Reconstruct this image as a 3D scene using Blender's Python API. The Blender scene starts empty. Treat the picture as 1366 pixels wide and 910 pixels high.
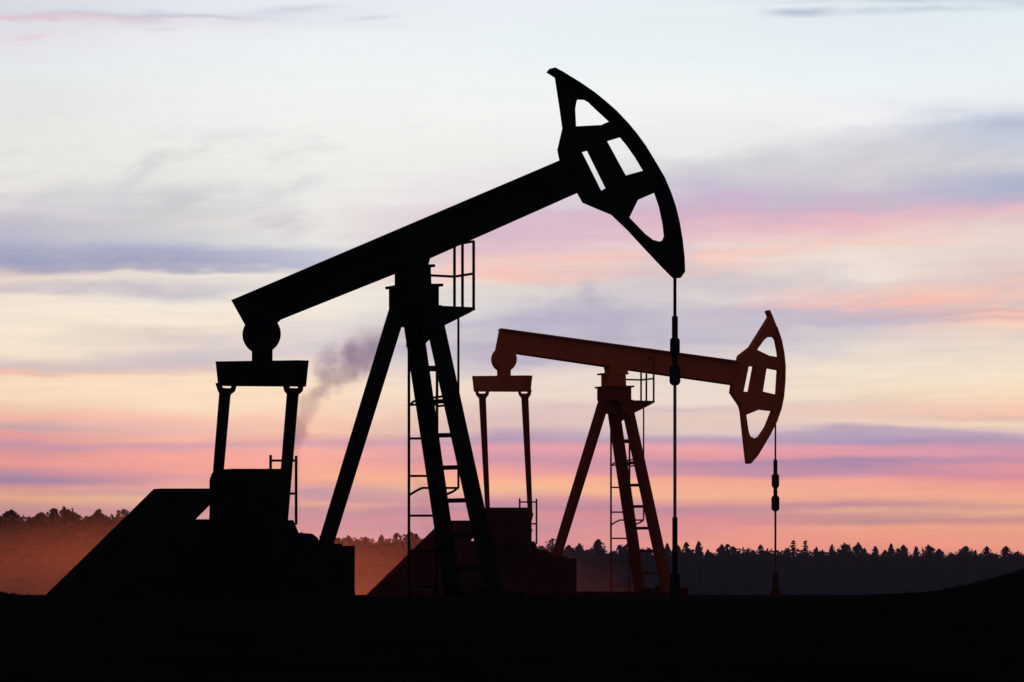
import bpy, bmesh, math, random
from mathutils import Vector, Matrix, Quaternion, noise as mnoise
from mathutils.geometry import tessellate_polygon
import numpy as np

R = math.radians
scene = bpy.context.scene
COL = scene.collection
W, H = 1366.0, 910.0
LENS = 120.0
F = LENS / 36.0 * W            # focal length in photo pixels (4553)
CX, HY = 683.0, 775.0          # photo column of the view axis, row of the horizon
CAMZ = 1.6

# ------------------------------------------------------------------ materials
def mat(name, color, rough=0.8, metallic=0.0, spec=0.0, var=0.25, scale=3.0, bump=0.0):
    m = bpy.data.materials.new(name); m.use_nodes = True
    nt = m.node_tree; b = nt.nodes['Principled BSDF']
    tc = nt.nodes.new('ShaderNodeTexCoord')
    n = nt.nodes.new('ShaderNodeTexNoise'); n.inputs['Scale'].default_value = scale
    n.inputs['Detail'].default_value = 5
    nt.links.new(tc.outputs['Object'], n.inputs['Vector'])
    r = nt.nodes.new('ShaderNodeValToRGB')
    r.color_ramp.elements[0].position = 0.3; r.color_ramp.elements[1].position = 0.7
    r.color_ramp.elements[0].color = (*[c * (1 - var) for c in color], 1)
    r.color_ramp.elements[1].color = (*[min(1, c * (1 + var)) for c in color], 1)
    nt.links.new(n.outputs['Fac'], r.inputs['Fac'])
    nt.links.new(r.outputs['Color'], b.inputs['Base Color'])
    b.inputs['Roughness'].default_value = rough
    b.inputs['Metallic'].default_value = metallic
    b.inputs['Specular IOR Level'].default_value = spec
    if bump:
        bp = nt.nodes.new('ShaderNodeBump'); bp.inputs['Strength'].default_value = bump
        nt.links.new(n.outputs['Fac'], bp.inputs['Height'])
        nt.links.new(bp.outputs['Normal'], b.inputs['Normal'])
    return m

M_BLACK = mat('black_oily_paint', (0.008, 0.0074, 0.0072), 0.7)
M_HAZERED = mat('haze_glow_red', (0.52, 0.098, 0.032), 0.75, var=0.12, scale=0.8)  # red haze glow on the rear machine, painted into its base colour
M_HAZELEG = mat('haze_glow_red_mid', (0.22, 0.040, 0.017), 0.8, var=0.15, scale=0.9)  # same painted haze glow, dimmer for the legs
M_HAZELOW = mat('haze_glow_red_low', (0.072, 0.013, 0.007), 0.85, var=0.3, scale=1.2)  # painted haze glow at its dimmest, for gearbox, base and wellhead
M_STEEL = mat('polished_rod_steel', (0.11, 0.125, 0.13), 0.35, metallic=1.0, spec=0.5, var=0.1)
M_DKSTEEL = mat('greased_steel', (0.02, 0.019, 0.02), 0.6)
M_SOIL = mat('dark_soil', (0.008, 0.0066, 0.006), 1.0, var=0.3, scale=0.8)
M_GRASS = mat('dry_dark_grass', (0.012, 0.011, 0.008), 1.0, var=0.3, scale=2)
M_LEAF = mat('dark_foliage', (0.046, 0.046, 0.040), 0.9, var=0.4, scale=0.6)
M_BARK = mat('bark', (0.04, 0.03, 0.025), 1.0, var=0.3, scale=4)

# ------------------------------------------------------------------ helpers
def tag(o, label=None, cat=None, group=None, kind=None):
    if label: o['label'] = label
    if cat: o['category'] = cat
    if group: o['group'] = group
    if kind: o['kind'] = kind
    return o

def empty(name, loc, rz=0.0):
    o = bpy.data.objects.new(name, None); COL.objects.link(o)
    o.location = loc; o.rotation_euler = (0, 0, rz); o.empty_display_size = 0.3
    return o

def link_mesh(name, verts, faces, m, parent=None, smooth=False):
    me = bpy.data.meshes.new(name)
    me.from_pydata([tuple(v) for v in verts], [], faces)
    me.validate(); me.update()
    bm = bmesh.new(); bm.from_mesh(me)
    bmesh.ops.recalc_face_normals(bm, faces=bm.faces)
    bm.to_mesh(me); bm.free()
    if smooth:
        for p in me.polygons: p.use_smooth = True
    me.materials.append(m)
    o = bpy.data.objects.new(name, me); COL.objects.link(o)
    if parent: o.parent = parent
    return o

class MB:
    def __init__(s): s.v = []; s.f = []
    def add(s, v, f):
        b = len(s.v); s.v += [Vector(p) for p in v]; s.f += [tuple(i + b for i in q) for q in f]
    def tube(s, a, b, r, n=10, r2=None):
        a = Vector(a); b = Vector(b); r2 = r if r2 is None else r2
        d = (b - a).normalized()
        u = d.orthogonal().normalized(); w = d.cross(u)
        v = []
        for k in range(n):
            t = 2 * math.pi * k / n + math.pi / n
            v.append(a + (u * math.cos(t) + w * math.sin(t)) * r)
        for k in range(n):
            t = 2 * math.pi * k / n + math.pi / n
            v.append(b + (u * math.cos(t) + w * math.sin(t)) * r2)
        f = [(k, (k + 1) % n, n + (k + 1) % n, n + k) for k in range(n)]
        f += [tuple(range(n))[::-1], tuple(range(n, 2 * n))]
        s.add(v, f)
    def path(s, pts, r, n=8):
        for a, b in zip(pts[:-1], pts[1:]): s.tube(a, b, r, n)
    def lathe(s, c, prof, n=14):
        # prof: list of (radius, z) around a vertical axis at c
        c = Vector(c); v = []; f = []
        for (r, z) in prof:
            for k in range(n):
                t = 2 * math.pi * k / n
                v.append(c + Vector((r * math.cos(t), r * math.sin(t), z)))
        for i in range(len(prof) - 1):
            for k in range(n):
                f.append((i*n + k, i*n + (k+1) % n, (i+1)*n + (k+1) % n, (i+1)*n + k))
        f.append(tuple(range(n))[::-1]); f.append(tuple(range((len(prof)-1)*n, len(prof)*n)))
        s.add(v, f)
    def box(s, lo, hi):
        (x0, y0, z0), (x1, y1, z1) = lo, hi
        v = [(x0,y0,z0),(x1,y0,z0),(x1,y1,z0),(x0,y1,z0),(x0,y0,z1),(x1,y0,z1),(x1,y1,z1),(x0,y1,z1)]
        s.add(v, [(0,3,2,1),(4,5,6,7),(0,1,5,4),(1,2,6,5),(2,3,7,6),(3,0,4,7)])
    def prism(s, outer, holes, y0, y1):
        # outer / holes: lists of local (x, z)
        loops = [outer] + list(holes)
        poly = [[Vector((x, z, 0)) for x, z in lp] for lp in loops]
        tris = tessellate_polygon(poly)
        flat = [p for lp in loops for p in lp]; n = len(flat)
        v = [(x, y0, z) for x, z in flat] + [(x, y1, z) for x, z in flat]
        f = [tuple(t) for t in tris] + [tuple(i + n for i in reversed(t)) for t in tris]
        b = 0
        for lp in loops:
            m = len(lp)
            for k in range(m):
                i, j = b + k, b + (k + 1) % m
                f.append((i, j, n + j, n + i))
            b += m
        s.add(v, f)
    def build(s, name, m, parent=None, smooth=False):
        return link_mesh(name, s.v, s.f, m, parent, smooth)

def area2(p): return sum(p[i][0]*p[(i+1) % len(p)][1] - p[(i+1) % len(p)][0]*p[i][1] for i in range(len(p)))

def erode(poly, s, grow=False):
    """pull an outline in sideways by s so that the solid's own depth fills it out again"""
    n = len(poly); a = area2(poly); sg = 1 if a > 0 else -1
    if grow: sg = -sg
    lines = []
    for i in range(n):
        (x0, y0), (x1, y1) = poly[i], poly[(i+1) % n]
        dx, dy = x1 - x0, y1 - y0; L = math.hypot(dx, dy) or 1
        nx, ny = dy / L * sg, -dx / L * sg          # outward normal
        off = -abs(nx) * s
        lines.append((nx, ny, nx * x0 + ny * y0 + off))
    out = []
    for i in range(n):
        a1, b1, c1 = lines[i - 1]; a2, b2, c2 = lines[i]
        det = a1 * b2 - a2 * b1
        if abs(det) < 0.12:
            x, y = poly[i]; nx = (a1 + a2) / 2; ny = (b1 + b2) / 2
            L = math.hypot(nx, ny) or 1; nx /= L; ny /= L
            off = -abs(nx) * s
            out.append((x + nx * off, y + ny * off))
        else:
            out.append(((c1 * b2 - c2 * b1) / det, (a1 * c2 - a2 * c1) / det))
    return out

def at(px, py, Y): return Vector(((px - CX) / F * Y, Y, CAMZ + (HY - py) / F * Y))

# ------------------------------------------------------------------ camera
cam = bpy.data.cameras.new('camera'); camo = bpy.data.objects.new('camera', cam); COL.objects.link(camo)
camo.location = (0, 0, CAMZ); camo.rotation_euler = (R(90), 0, 0)
cam.lens = LENS; cam.sensor_width = 36; cam.sensor_fit = 'HORIZONTAL'
cam.shift_y = (HY - H / 2) / W; cam.clip_end = 6000; cam.clip_start = 0.1
scene.camera = camo

# ------------------------------------------------------------------ ground
def lerp_tab(tab, x):
    if x <= tab[0][0]: return tab[0][1]
    for (a, va), (b, vb) in zip(tab[:-1], tab[1:]):
        if x <= b:
            t = (x - a) / (b - a); return va + (vb - va) * t
    return tab[-1][1]
def sstep(a, b, x):
    t = min(1, max(0, (x - a) / (b - a))); return t * t * (3 - 2 * t)

YC = 46.0
CREST = [(-900, 770), (-300, 778), (0, 787), (22, 792), (60, 795), (250, 796), (490, 794), (700, 797), (900, 799.5),
         (1040, 798), (1150, 792), (1240, 786), (1300, 774), (1366, 757), (1480, 728), (1700, 706), (2100, 700)]
GZ = 1.19
def ground_z(x, y):
    u = CX + x / YC * F
    crest = CAMZ + (HY - 4.0 - lerp_tab(CREST, u)) * YC / F
    up = sstep(14, YC, y)
    z = crest * up
    if y > YC:
        t = sstep(YC, 52, y)
        z = crest + (GZ - crest) * t
        z += (-1.0 - GZ) * sstep(100, 150, y)
    side = max(0, abs(x) - 60)
    far = 1 - sstep(60, 160, abs(x))
    return z * far + (-1.0) * (1 - far) * sstep(60, 150, max(y, abs(x)))
def ground_detail(x, y):
    k = 1 - sstep(58, 90, y)
    k2 = math.exp(-((y - YC) / 7.0) ** 2)
    d = 0.05 * mnoise.noise((x * 0.8, y * 0.8, 0.3)) + 0.025 * mnoise.noise((x * 2.6, y * 2.6, 5.1))
    d += 0.022 * mnoise.noise((x * 6.5, y * 6.5, 9.7)) * k2
    return d * k * (0.5 if y > 52 else 0.75)

def axis(lo, hi, dense_lo, dense_hi, step, grow=1.22):
    a = list(np.arange(dense_lo, dense_hi + 1e-6, step))
    s, x = step, dense_hi
    while x < hi: s *= grow; x = min(hi, x + s); a.append(x)
    s, x = step, dense_lo; pre = []
    while x > lo: s *= grow; x = max(lo, x - s); pre.append(x)
    return pre[::-1] + a
XS = axis(-1200, 1200, -11, 11, 0.09)
YS = axis(-60, 1500, 36, 54, 0.16)
gv = [(x, y, ground_z(x, y) + ground_detail(x, y)) for y in YS for x in XS]
nx = len(XS)
gf = [(j*nx + i, j*nx + i + 1, (j+1)*nx + i + 1, (j+1)*nx + i) for j in range(len(YS) - 1) for i in range(nx - 1)]
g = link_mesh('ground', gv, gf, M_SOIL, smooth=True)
tag(g, kind='structure')

# short dead grass and clods along the rise
rng = random.Random(7)
gb = MB()
for i in range(5200):
    x = rng.uniform(-11, 11); y = YC + rng.gauss(0, 2.2)
    if mnoise.noise((x * 0.5, y * 0.5, 2.0)) < -0.12: continue
    z = ground_z(x, y) + ground_detail(x, y) - 0.01
    hgt = rng.uniform(0.02, 0.055) * (1.3 if rng.random() < 0.06 else 1)
    for k in range(3):
        a = rng.uniform(0, 6.28); w = rng.uniform(0.006, 0.016); l = rng.uniform(0.1, 0.8) * hgt
        p = Vector((x + rng.gauss(0, .02), y + rng.gauss(0, .02), z))
        t = Vector((math.cos(a), math.sin(a), 0)); s_ = Vector((-t.y, t.x, 0))
        gb.add([p - s_ * w, p + s_ * w, p + t * l + Vector((0, 0, hgt))], [(0, 1, 2)])
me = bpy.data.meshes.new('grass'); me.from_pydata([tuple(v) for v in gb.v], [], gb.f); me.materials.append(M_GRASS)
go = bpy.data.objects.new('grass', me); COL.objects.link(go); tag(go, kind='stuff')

# ------------------------------------------------------------------ pumpjacks
class Machine:
    def __init__(s, px, D, yaw, aff, gz):
        s.D = D; s.yaw = yaw; s.aff = aff
        s.o = Vector(((px - CX) / F * D, D, gz))
        s.c, s.s = math.cos(yaw), math.sin(yaw)
        s.S = F / D
    def un(s, px, py, yl=0.0):
        dx = (px - CX) / F; dz = (HY - py) / F
        t = (yl - s.s * s.o.x + s.c * s.o.y) / (-s.s * dx + s.c)
        X, Y, Z = t * dx, t, CAMZ + t * dz
        return Vector((s.c * (X - s.o.x) + s.s * (Y - s.o.y), yl, Z - s.o.z))
    def st(s, p):            # pixel of a fixed part: drawn on the near machine, mapped to this one
        k, ax, ay = s.aff; return (p[0] * k + ax, p[1] * k + ay)
    def P(s, px, py, yl=0.0): return s.un(*s.st((px, py)), yl)
    def prism(s, mb, poly, y, t, holes=(), fixed=True, er=True):
        e = t / 2 * s.s * s.S if er else 0
        def conv(lp, grow):
            q = [s.st(p) for p in lp] if fixed else list(lp)
            q = erode(q, e, grow)
            return [(v.x, v.z) for v in (s.un(a, b, y) for a, b in q)]
        mb.prism(conv(poly, False), [conv(h, True) for h in holes], y - t / 2, y + t / 2)

def circle(cx, cy, r, n=28): return [(cx + r * math.cos(2*math.pi*k/n), cy + r * math.sin(2*math.pi*k/n)) for k in range(n)]

def make_pumpjack(m, mv, mats, label):
    """mv: outlines of the moving parts as seen for this machine's stroke position"""
    top, leg_m, low = mats
    k = m.aff[0]
    mm = k                                # pixel widths scale with the machine
    root = empty('pumpjack', m.o, m.yaw)
    tag(root, label, 'pumpjack', 'pumpjacks on the oil field')
    S0 = m.S / k                          # photo px per metre on the near machine (same metres on both)
    def r_of(px): return px / 2 / S0
    # --- skid and foundation
    b = MB()
    for yy in (-0.75, 0.75):
        x0 = m.P(150, 800).x; x1 = m.P(664, 800).x
        b.box((x0, yy - 0.11, -0.06), (x1, yy + 0.11, -0.02)); b.box((x0, yy - 0.11, 0.10), (x1, yy + 0.11, 0.14))
        b.box((x0, yy - 0.03, -0.022), (x1, yy + 0.03, 0.102))
    for px in (170, 250, 440, 590, 655):
        x = m.P(px, 800).x; b.box((x - 0.08, -0.72, -0.02), (x + 0.08, 0.72, 0.1))
    b.build('skid_frame', low, root)
    b = MB(); m.prism(b, [(607, 789), (640, 789), (640, 783), (664, 783), (664, 788), (700, 788), (700, 812), (607, 812)], -0.1, 0.8); b.build('leg_footing', low, root)
    b = MB(); m.prism(b, [(240, 729), (475, 729), (475, 809), (240, 809)], 0, 1.3); b.build('gearbox_pedestal', low, root)
    b = MB(); m.prism(b, [(53, 800), (204, 652), (300, 652), (300, 655), (262, 693), (300, 693), (300, 809), (45, 809)], 0.0, 0.34)
    bg = b.build('belt_guard', low, root)
    b = MB(); m.prism(b, [(90, 797), (204, 681), (240, 681), (240, 797)], -0.19, 0.03); b.build('guard_panel', low, bg)
    # --- gearbox
    gy = 0.55
    b = MB(); m.prism(b, [(278, 640), (281, 631), (288, 626), (385, 626), (385, 730), (278, 730)], 0, gy)
    gx = b.build('gearbox', low, root)
    b = MB()
    xl, xr = m.P(294, 700).x, m.P(372, 700).x; z0, z1 = m.P(0, 640).z, m.P(0, 715).z
    for t in (0.12, 0.37, 0.63, 0.88):
        x = xl + (xr - xl) * t; b.box((x - 0.02, -gy/2 - 0.05, z1), (x + 0.02, -gy/2 + 0.01, z0))
    b.build('casing_rib', low, gx)
    b = MB(); m.prism(b, [(380, 693), (391, 694), (399, 711), (417, 712), (425, 718), (425, 735), (380, 735)], 0.05, 0.3)
    b.build('drive_motor', low, root)
    b = MB()
    a1, a2 = m.P(361, 607, .1), m.P(361, 640, .1); c1, c2 = m.P(395, 608, -.1), m.P(395, 700, -.1)
    rr = r_of(3.8)
    b.tube(a1, a2, rr); b.tube(c1, c2, rr)
    b.tube(m.P(361, 614.5, .1), m.P(395, 614.5, -.1), r_of(3))
    b.tube(m.P(380, 658.5, -.1), m.P(395, 658.5, -.1), r_of(3))
    b.build('handrail', low, gx)
    # --- cranks, pitmans, equalizer
    YP = 1.29
    for (pt, pb, wt, wb, pin, yy, name) in mv['pitman']:
        A = m.un(*pt, yy); B = m.un(*pb, yy); C = m.un(*pin, yy)
        b = MB(); b.tube(A, C, wt / 2 / m.S, 10, wb / 2 / m.S)
        b.build('pitman_arm', leg_m, root)
        sx = m.P(327, 705).x; sz = m.P(327, 705).z
        q = MB()
        d = Vector((C.x - sx, 0, C.z - sz)); L = d.length; d.normalize(); nrm = Vector((-d.z, 0, d.x))
        yo = yy + (0.12 if yy < 0 else -0.12)
        O = Vector((sx, yo, sz))
        pts = [O - d*0.1 + nrm*0.1, O - d*0.1 - nrm*0.1, O + d*(L+0.12) - nrm*0.09, O + d*(L+0.12) + nrm*0.09]
        q.prism([(p.x, p.z) for p in pts], [], yo - 0.06, yo + 0.06)
        q.tube((sx, yo, sz), (sx, 0.25 if yy > 0 else -0.25, sz), 0.08)
        cr = q.build('crank_arm', low, root)
        q = MB()
        pts = [O + d*0.02 + nrm*0.11, O + d*0.02 - nrm*0.11, O + d*L*0.62 - nrm*0.15, O + d*L*0.78, O + d*L*0.62 + nrm*0.15]
        q.prism([(p.x, p.z) for p in pts], [], yo - 0.1, yo + 0.1)
        q.build('counterweight', low, cr)
    (eqL, eqR) = mv['equalizer']          # ends of its centre line as ((px,py), half height px)
    A = m.un(eqL[0], eqL[1], YP); B = m.un(eqR[0], eqR[1], -YP)
    hA = mv['eqh'] / m.S / 2
    b = MB(); wx = 0.09
    tx = 0.03
    v = []
    for (p, sgn) in ((A, 1), (B, -1)):
        v += [p + Vector((-wx, 0, -hA)), p + Vector((wx, 0, -hA)), p + Vector((wx + 0.0, sgn * 0.1, hA)), p + Vector((-wx, sgn * 0.1, hA))]
    b.add(v, [(0, 1, 2, 3), (7, 6, 5, 4), (0, 4, 5, 1), (1, 5, 6, 2), (2, 6, 7, 3), (3, 7, 4, 0)])
    eq = b.build('equalizer_beam', top, root)
    for (poly, hole, yy) in mv['yoke']:
        b = MB(); m.prism(b, poly, yy, 0.08, [hole], fixed=False); b.build('yoke', top, eq)
    # --- walking beam, tail bearing, horse head
    b = MB()
    bp = mv['beam']
    m.prism(b, bp, 0, 0.14, fixed=False)
    TL, TR, BR, BL = mv['beam_quad']
    def strip(p, q, up):
        a = m.un(*p); c = m.un(*q); d = (c - a); n = Vector((-d.z, 0, d.x)).normalized() * (0.03 * up)
        w = 0.16; dx = Vector((w * m.s / max(0.3, m.c) * 0.0, 0, 0))
        vv = [a + Vector((0, -w, 0)), a + Vector((0, w, 0)), c + Vector((0, w, 0)), c + Vector((0, -w, 0))]
        vv += [p_ + n for p_ in vv]
        b.add(vv, [(0,1,2,3),(7,6,5,4),(0,4,5,1),(1,5,6,2),(2,6,7,3),(3,7,4,0)])
    inset = mv['flange_in']
    strip((TL[0], TL[1] + inset), (TR[0], TR[1] + inset), -1)
    strip((BL[0], BL[1] - inset), (BR[0], BR[1] - inset), 1)
    b.build('walking_beam', top, root)
    (cx, cy, cr_) = mv['tail']
    b = MB(); m.prism(b, circle(cx, cy, cr_), 0, 0.22, fixed=False)
    m.prism(b, mv['tail_neck'], 0, 0.2, fixed=False)
    b.build('tail_bearing', top, root)
    b = MB()
    m.prism(b, mv['head'], 0, 0.2, mv['holes'], fixed=False)
    hh = b.build('horse_head', top, root)
    # curved face plate of the head, just inside the outline
    arc = mv['arc']; b = MB()
    pts = [m.un(*p) for p in arc]; w = 0.16
    vv, ff = [], []
    for i, p in enumerate(pts):
        d = (pts[min(i+1, len(pts)-1)] - pts[max(i-1, 0)]).normalized()
        n = Vector((d.z, 0, -d.x))
        if n.x > 0: n = -n
        e = 0.03 + w * abs(n.x) * m.s / m.c * 0.55
        for (yy, off) in ((-w, e), (w, e), (w, e + 0.05), (-w, e + 0.05)):
            vv.append(p + n * off + Vector((0, yy, 0)))
    for i in range(len(pts) - 1):
        for q in range(4):
            ff.append((i*4 + q, i*4 + (q+1) % 4, (i+1)*4 + (q+1) % 4, (i+1)*4 + q))
    ff += [(3, 2, 1, 0), tuple((len(pts)-1)*4 + q for q in range(4))]
    b.add(vv, ff); b.build('face_plate', top, hh)
    # --- saddle bearing and post head
    b = MB()
    m.prism(b, mv['saddle'], 0, 0.3, fixed=False)
    m.prism(b, [(526, 357), (575, 357), (576, 381), (526, 381)], 0, 0.4)
    m.prism(b, [(518, 354), (581, 354), (581, 357.5), (518, 357.5)], 0, 0.44)
    b.build('saddle_bearing', top, root)
    b = MB()
    m.prism(b, [(513, 380.5), (592, 380.5), (592, 384), (513, 384)], 0, 0.7)
    m.prism(b, [(518, 384), (586, 384), (586, 409), (518, 409)], 0, 0.6)
    m.prism(b, [(521, 408), (590, 408), (588, 436), (566, 441), (545, 436), (512, 436)], 0, 0.3)
    b.build('post_head', leg_m, root)
    # --- legs
    rl = 0.14
    LEGS = [((531, 412, 0.0), (434, 728, 0.0), 24, 21), ((551, 430, 0.34), (606, 806, 0.7), 27, 24), ((580, 430, -0.30), (663, 806, -0.7), 25, 24)]
    for (t0, t1, w0, w1) in LEGS:
        b = MB(); b.tube(m.P(*t0), m.P(*t1), r_of(w0) * 0.97, 12, r_of(w1) * 0.97)
        lg = b.build('leg', leg_m, root, smooth=False)
        q = MB(); f_ = m.P(*t1); q.box((f_.x - 0.22, f_.y - 0.18, f_.z - 0.04), (f_.x + 0.22, f_.y + 0.18, f_.z + 0.03))
        q.build('foot_plate', low, lg)
    def legpt(leg, py):
        a = m.P(*leg[0]); c = m.P(*leg[1]); t = (py - leg[0][1]) / (leg[1][1] - leg[0][1]); return a + (c - a) * t
    for py in (490.5, 535, 580, 623, 667, 713, 757):
        b = MB(); b.tube(legpt(LEGS[1], py), legpt(LEGS[2], py), r_of(6.5), 8); b.build('cross_brace', leg_m, root)
    # --- service platform with railing
    yn, yf = -0.34, 0.34
    xr = m.P(634, 411, yn).x; xl = m.P(575, 411, 0).x; zt = m.P(634, 410, yn).z
    b = MB(); b.box((xl - 0.4, yn, zt - 0.05), (xr, yf, zt))
    for yy in (yn + 0.05, yf - 0.05):
        q = [(xl - 0.3, zt - 0.06), (xr - 0.02, zt - 0.06), (m.P(594, 434, yn).x - (0.05 if yy < 0 else 0.2), m.P(594, 436, yn).z), (xl - 0.3, m.P(0, 440).z)]
        b.prism(q, [], yy - 0.03, yy + 0.03)
    pf = b.build('service_platform', leg_m, root)
    b = MB(); rr = r_of(4.0)
    ztop = m.P(634, 322, yn).z; zmid = m.P(634, 365, yn).z
    cn = Vector((xr - 0.02, yn + 0.02, 0)); cf = Vector((xr - 0.02, yf, 0)); cm_ = (cn * 0.42 + cf * 0.58)
    for c in (cn, cf, cm_): b.tube(c + Vector((0, 0, zt - 0.02)), c + Vector((0, 0, ztop)), rr)
    for z in (ztop, zmid):
        b.tube(cn + Vector((0, 0, z)), cf + Vector((0, 0, z)), r_of(3.4))
        e = Vector((xl + 0.02, yf, z)); b.tube(cf + Vector((0, 0, z)), e, r_of(3.4))
    b.build('railing', leg_m, pf)
    # --- ladder with cage
    yl = 0.62
    b = MB()
    b.tube(m.P(545.5, 440, yl), m.P(545.5, 808, yl), r_of(4)); b.tube(m.P(583, 440, yl), m.P(583, 808, yl), r_of(4))
    ld = b.build('ladder', leg_m, root)
    for py in (494, 540, 585, 635, 688, 735, 783):
        q = MB(); q.tube(m.P(545.5, py, yl), m.P(583, py, yl), r_of(3.4), 8); q.build('rung', leg_m, ld)
    q = MB(); rr = r_of(3.2)
    def hoop(pts): q.path([m.P(a, c, y) for a, c, y in pts], rr)
    hoop([(545.5, 542, yl), (551, 536, .5), (560, 533, .4), (590, 529, .1), (606, 528, -.1), (611, 532, -.2), (604, 538, 0), (592, 541, .3), (583, 542, yl)])
    hoop([(545.5, 661, yl), (555, 655, .5), (563, 651, .4), (590, 651, .1), (606, 651, -.1), (611, 651, -.2), (604, 656, 0), (597, 659, .2), (583, 662, yl)])
    q.tube(m.P(611.5, 425, -.2), m.P(611.5, 651, -.2), rr)
    q.build('safety_cage', leg_m, ld)
    # --- wireline with clamps, polished rod
    cx, segs, rod_w, y0, y1 = mv['line']
    b = MB(); 
    base = m.un(cx, y1, 0.0)
    def zz(py): return m.un(cx, py, 0.0).z
    b.tube((base.x, 0, zz(y0)), (base.x, 0, zz(segs[0][0] + 1)), mv['rope_w'] / 2 / m.S)
    wl = b.build('wireline', M_DKSTEEL if m.aff[0] == 1 else low, root)
    for (p0, p1, w_) in segs:
        b = MB(); r = w_ / 2 / m.S; h = zz(p0) - zz(p1)
        c = min(r * 0.7, h * 0.3)
        b.lathe((base.x, 0, zz(p1)), [(r * 0.55, 0), (r * 0.9, c * 0.5), (r, c), (r, h - c), (r * 0.9, h - c * 0.5), (r * 0.55, h)])
        b.build('rod_clamp', M_DKSTEEL if m.aff[0] == 1 else low, wl, smooth=False)
    b = MB(); b.tube((base.x, 0, zz(segs[-1][1] - 1)), (base.x, 0, zz(y1)), rod_w / 2 / m.S, 12)
    pr = b.build('polished_rod', M_STEEL if m.aff[0] == 1 else leg_m, root)
    if mv.get('sleeve'):
        b = MB(); b.tube((base.x, 0, zz(mv['sleeve'])), (base.x, 0, zz(y1)), rod_w * 0.8 / m.S, 12); b.build('sleeve', M_BLACK, pr)
    return root, base

FRONT = Machine(556, F / 80.0, R(30), (1.0, 0.0, 0.0), GZ)
REAR = Machine(822, F / 80.0 / 0.66, R(26.7), (0.66, 455.0, 264.2), GZ)

front_head = [(728.5, 95.7), (735.4, 88), (748.5, 95), (769, 107.5), (789, 121), (804, 133), (818.5, 145.4), (834, 161.5),
    (846, 175.5), (859, 193), (873, 216), (884.4, 235), (893.7, 256.7), (900, 275), (905, 295), (909.3, 320), (912, 345), (912.6, 364), (909, 370.5),
    (904, 373), (897.5, 370.7), (884.4, 357.6), (858, 329.6), (839.6, 309.5), (815.3, 286), (794.7, 277.5), (777, 270), (768, 254), (746, 213),
    (744, 203), (743.4, 199), (750, 170.8), (747, 149), (740, 103)]
front_holes = [
    [(768.5, 169), (767.4, 146), (769.5, 135), (774, 132.3), (779, 132.6), (784.6, 135.7), (797, 147.7), (812, 161.5), (798.5, 167.4)],
    [(810, 189.5), (828, 184), (837, 195), (848, 211), (857.5, 227), (834, 233.6)],
    [(776.4, 204), (783.6, 202), (807.6, 250.5), (801.4, 254)],
    [(873, 258), (879, 275.4), (884, 299.7), (885.5, 314.6), (883.5, 320), (878, 322.5), (871, 320.6), (861, 313), (839.6, 291), (851, 267.5)]]
front_mv = dict(
    beam=[(308, 400), (752, 211), (775, 256), (525, 367), (375, 427), (366, 436), (328, 436)],
    beam_quad=((319, 396), (748, 213), (770, 258), (372, 428)), flange_in=4.5,
    tail=(349, 446, 26.2), tail_neck=[(335.5, 450), (364, 450), (364, 484), (335.5, 484)],
    head=front_head, holes=front_holes, arc=front_head[2:19],
    saddle=[(526, 330), (577, 325), (575, 343), (571, 357), (526, 357)],
    equalizer=((297.5, 498.5), (401.5, 498.5)), eqh=33,
    yoke=[([(287, 511), (290, 521), (293.5, 527), (308, 527), (314, 522), (317, 511)], [(296, 514), (309, 514), (307, 518), (298, 517.6)], 1.13),
          ([(376.5, 511), (379, 522), (384, 527.5), (398, 527.5), (404, 522), (406, 511)], [(385.5, 514), (398, 514), (396.5, 518), (387, 517.6)], -1.13)],
    pitman=[((300.5, 520), (291, 626), 16, 13.5, (280, 762), 1.13, 'far'), ((391, 520), (381.5, 640), 16, 15, (371, 762), -1.13, 'near')],
    line=(900.3, [(421, 452, 8.5), (450, 474, 14), (472, 489, 8), (487, 514, 15.5)], 4.6, 368, 772), rope_w=4.6, sleeve=690)

rear_head = [(1020, 415), (1026, 412), (1028.5, 417), (1036, 435.4), (1042, 453), (1045.6, 471), (1047.4, 489), (1047, 509), (1045, 531.5),
    (1041.5, 547), (1035.5, 564.3), (1025.7, 583.3), (1010.6, 608.6), (1002, 618.4), (998, 620), (994, 618), (991.6, 597), (986.5, 549), (984.5, 541.6),
    (972.6, 524), (974, 513), (981.5, 482), (983, 474.6), (998, 463), (1010.6, 443), (1023, 423)]
rear_holes = [
    [(1009.8, 467), (1019.4, 453.6), (1024.5, 449.6), (1029.5, 449.6), (1033.3, 453.6), (1035.4, 463.2), (1036.4, 476.6), (1025.7, 474.6)],
    [(1022.5, 491.5), (1035.9, 494), (1034, 526.4), (1017.6, 522.6)],
    [(998.8, 488.5), (1003.6, 489), (997.2, 523), (991.8, 522.6)],
    [(995.4, 553.7), (1012.6, 546.7), (1027.8, 548.4), (1019.4, 569.4), (1010.6, 582.6), (1005.5, 585), (1000.5, 582), (998.4, 574.5)]]
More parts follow.
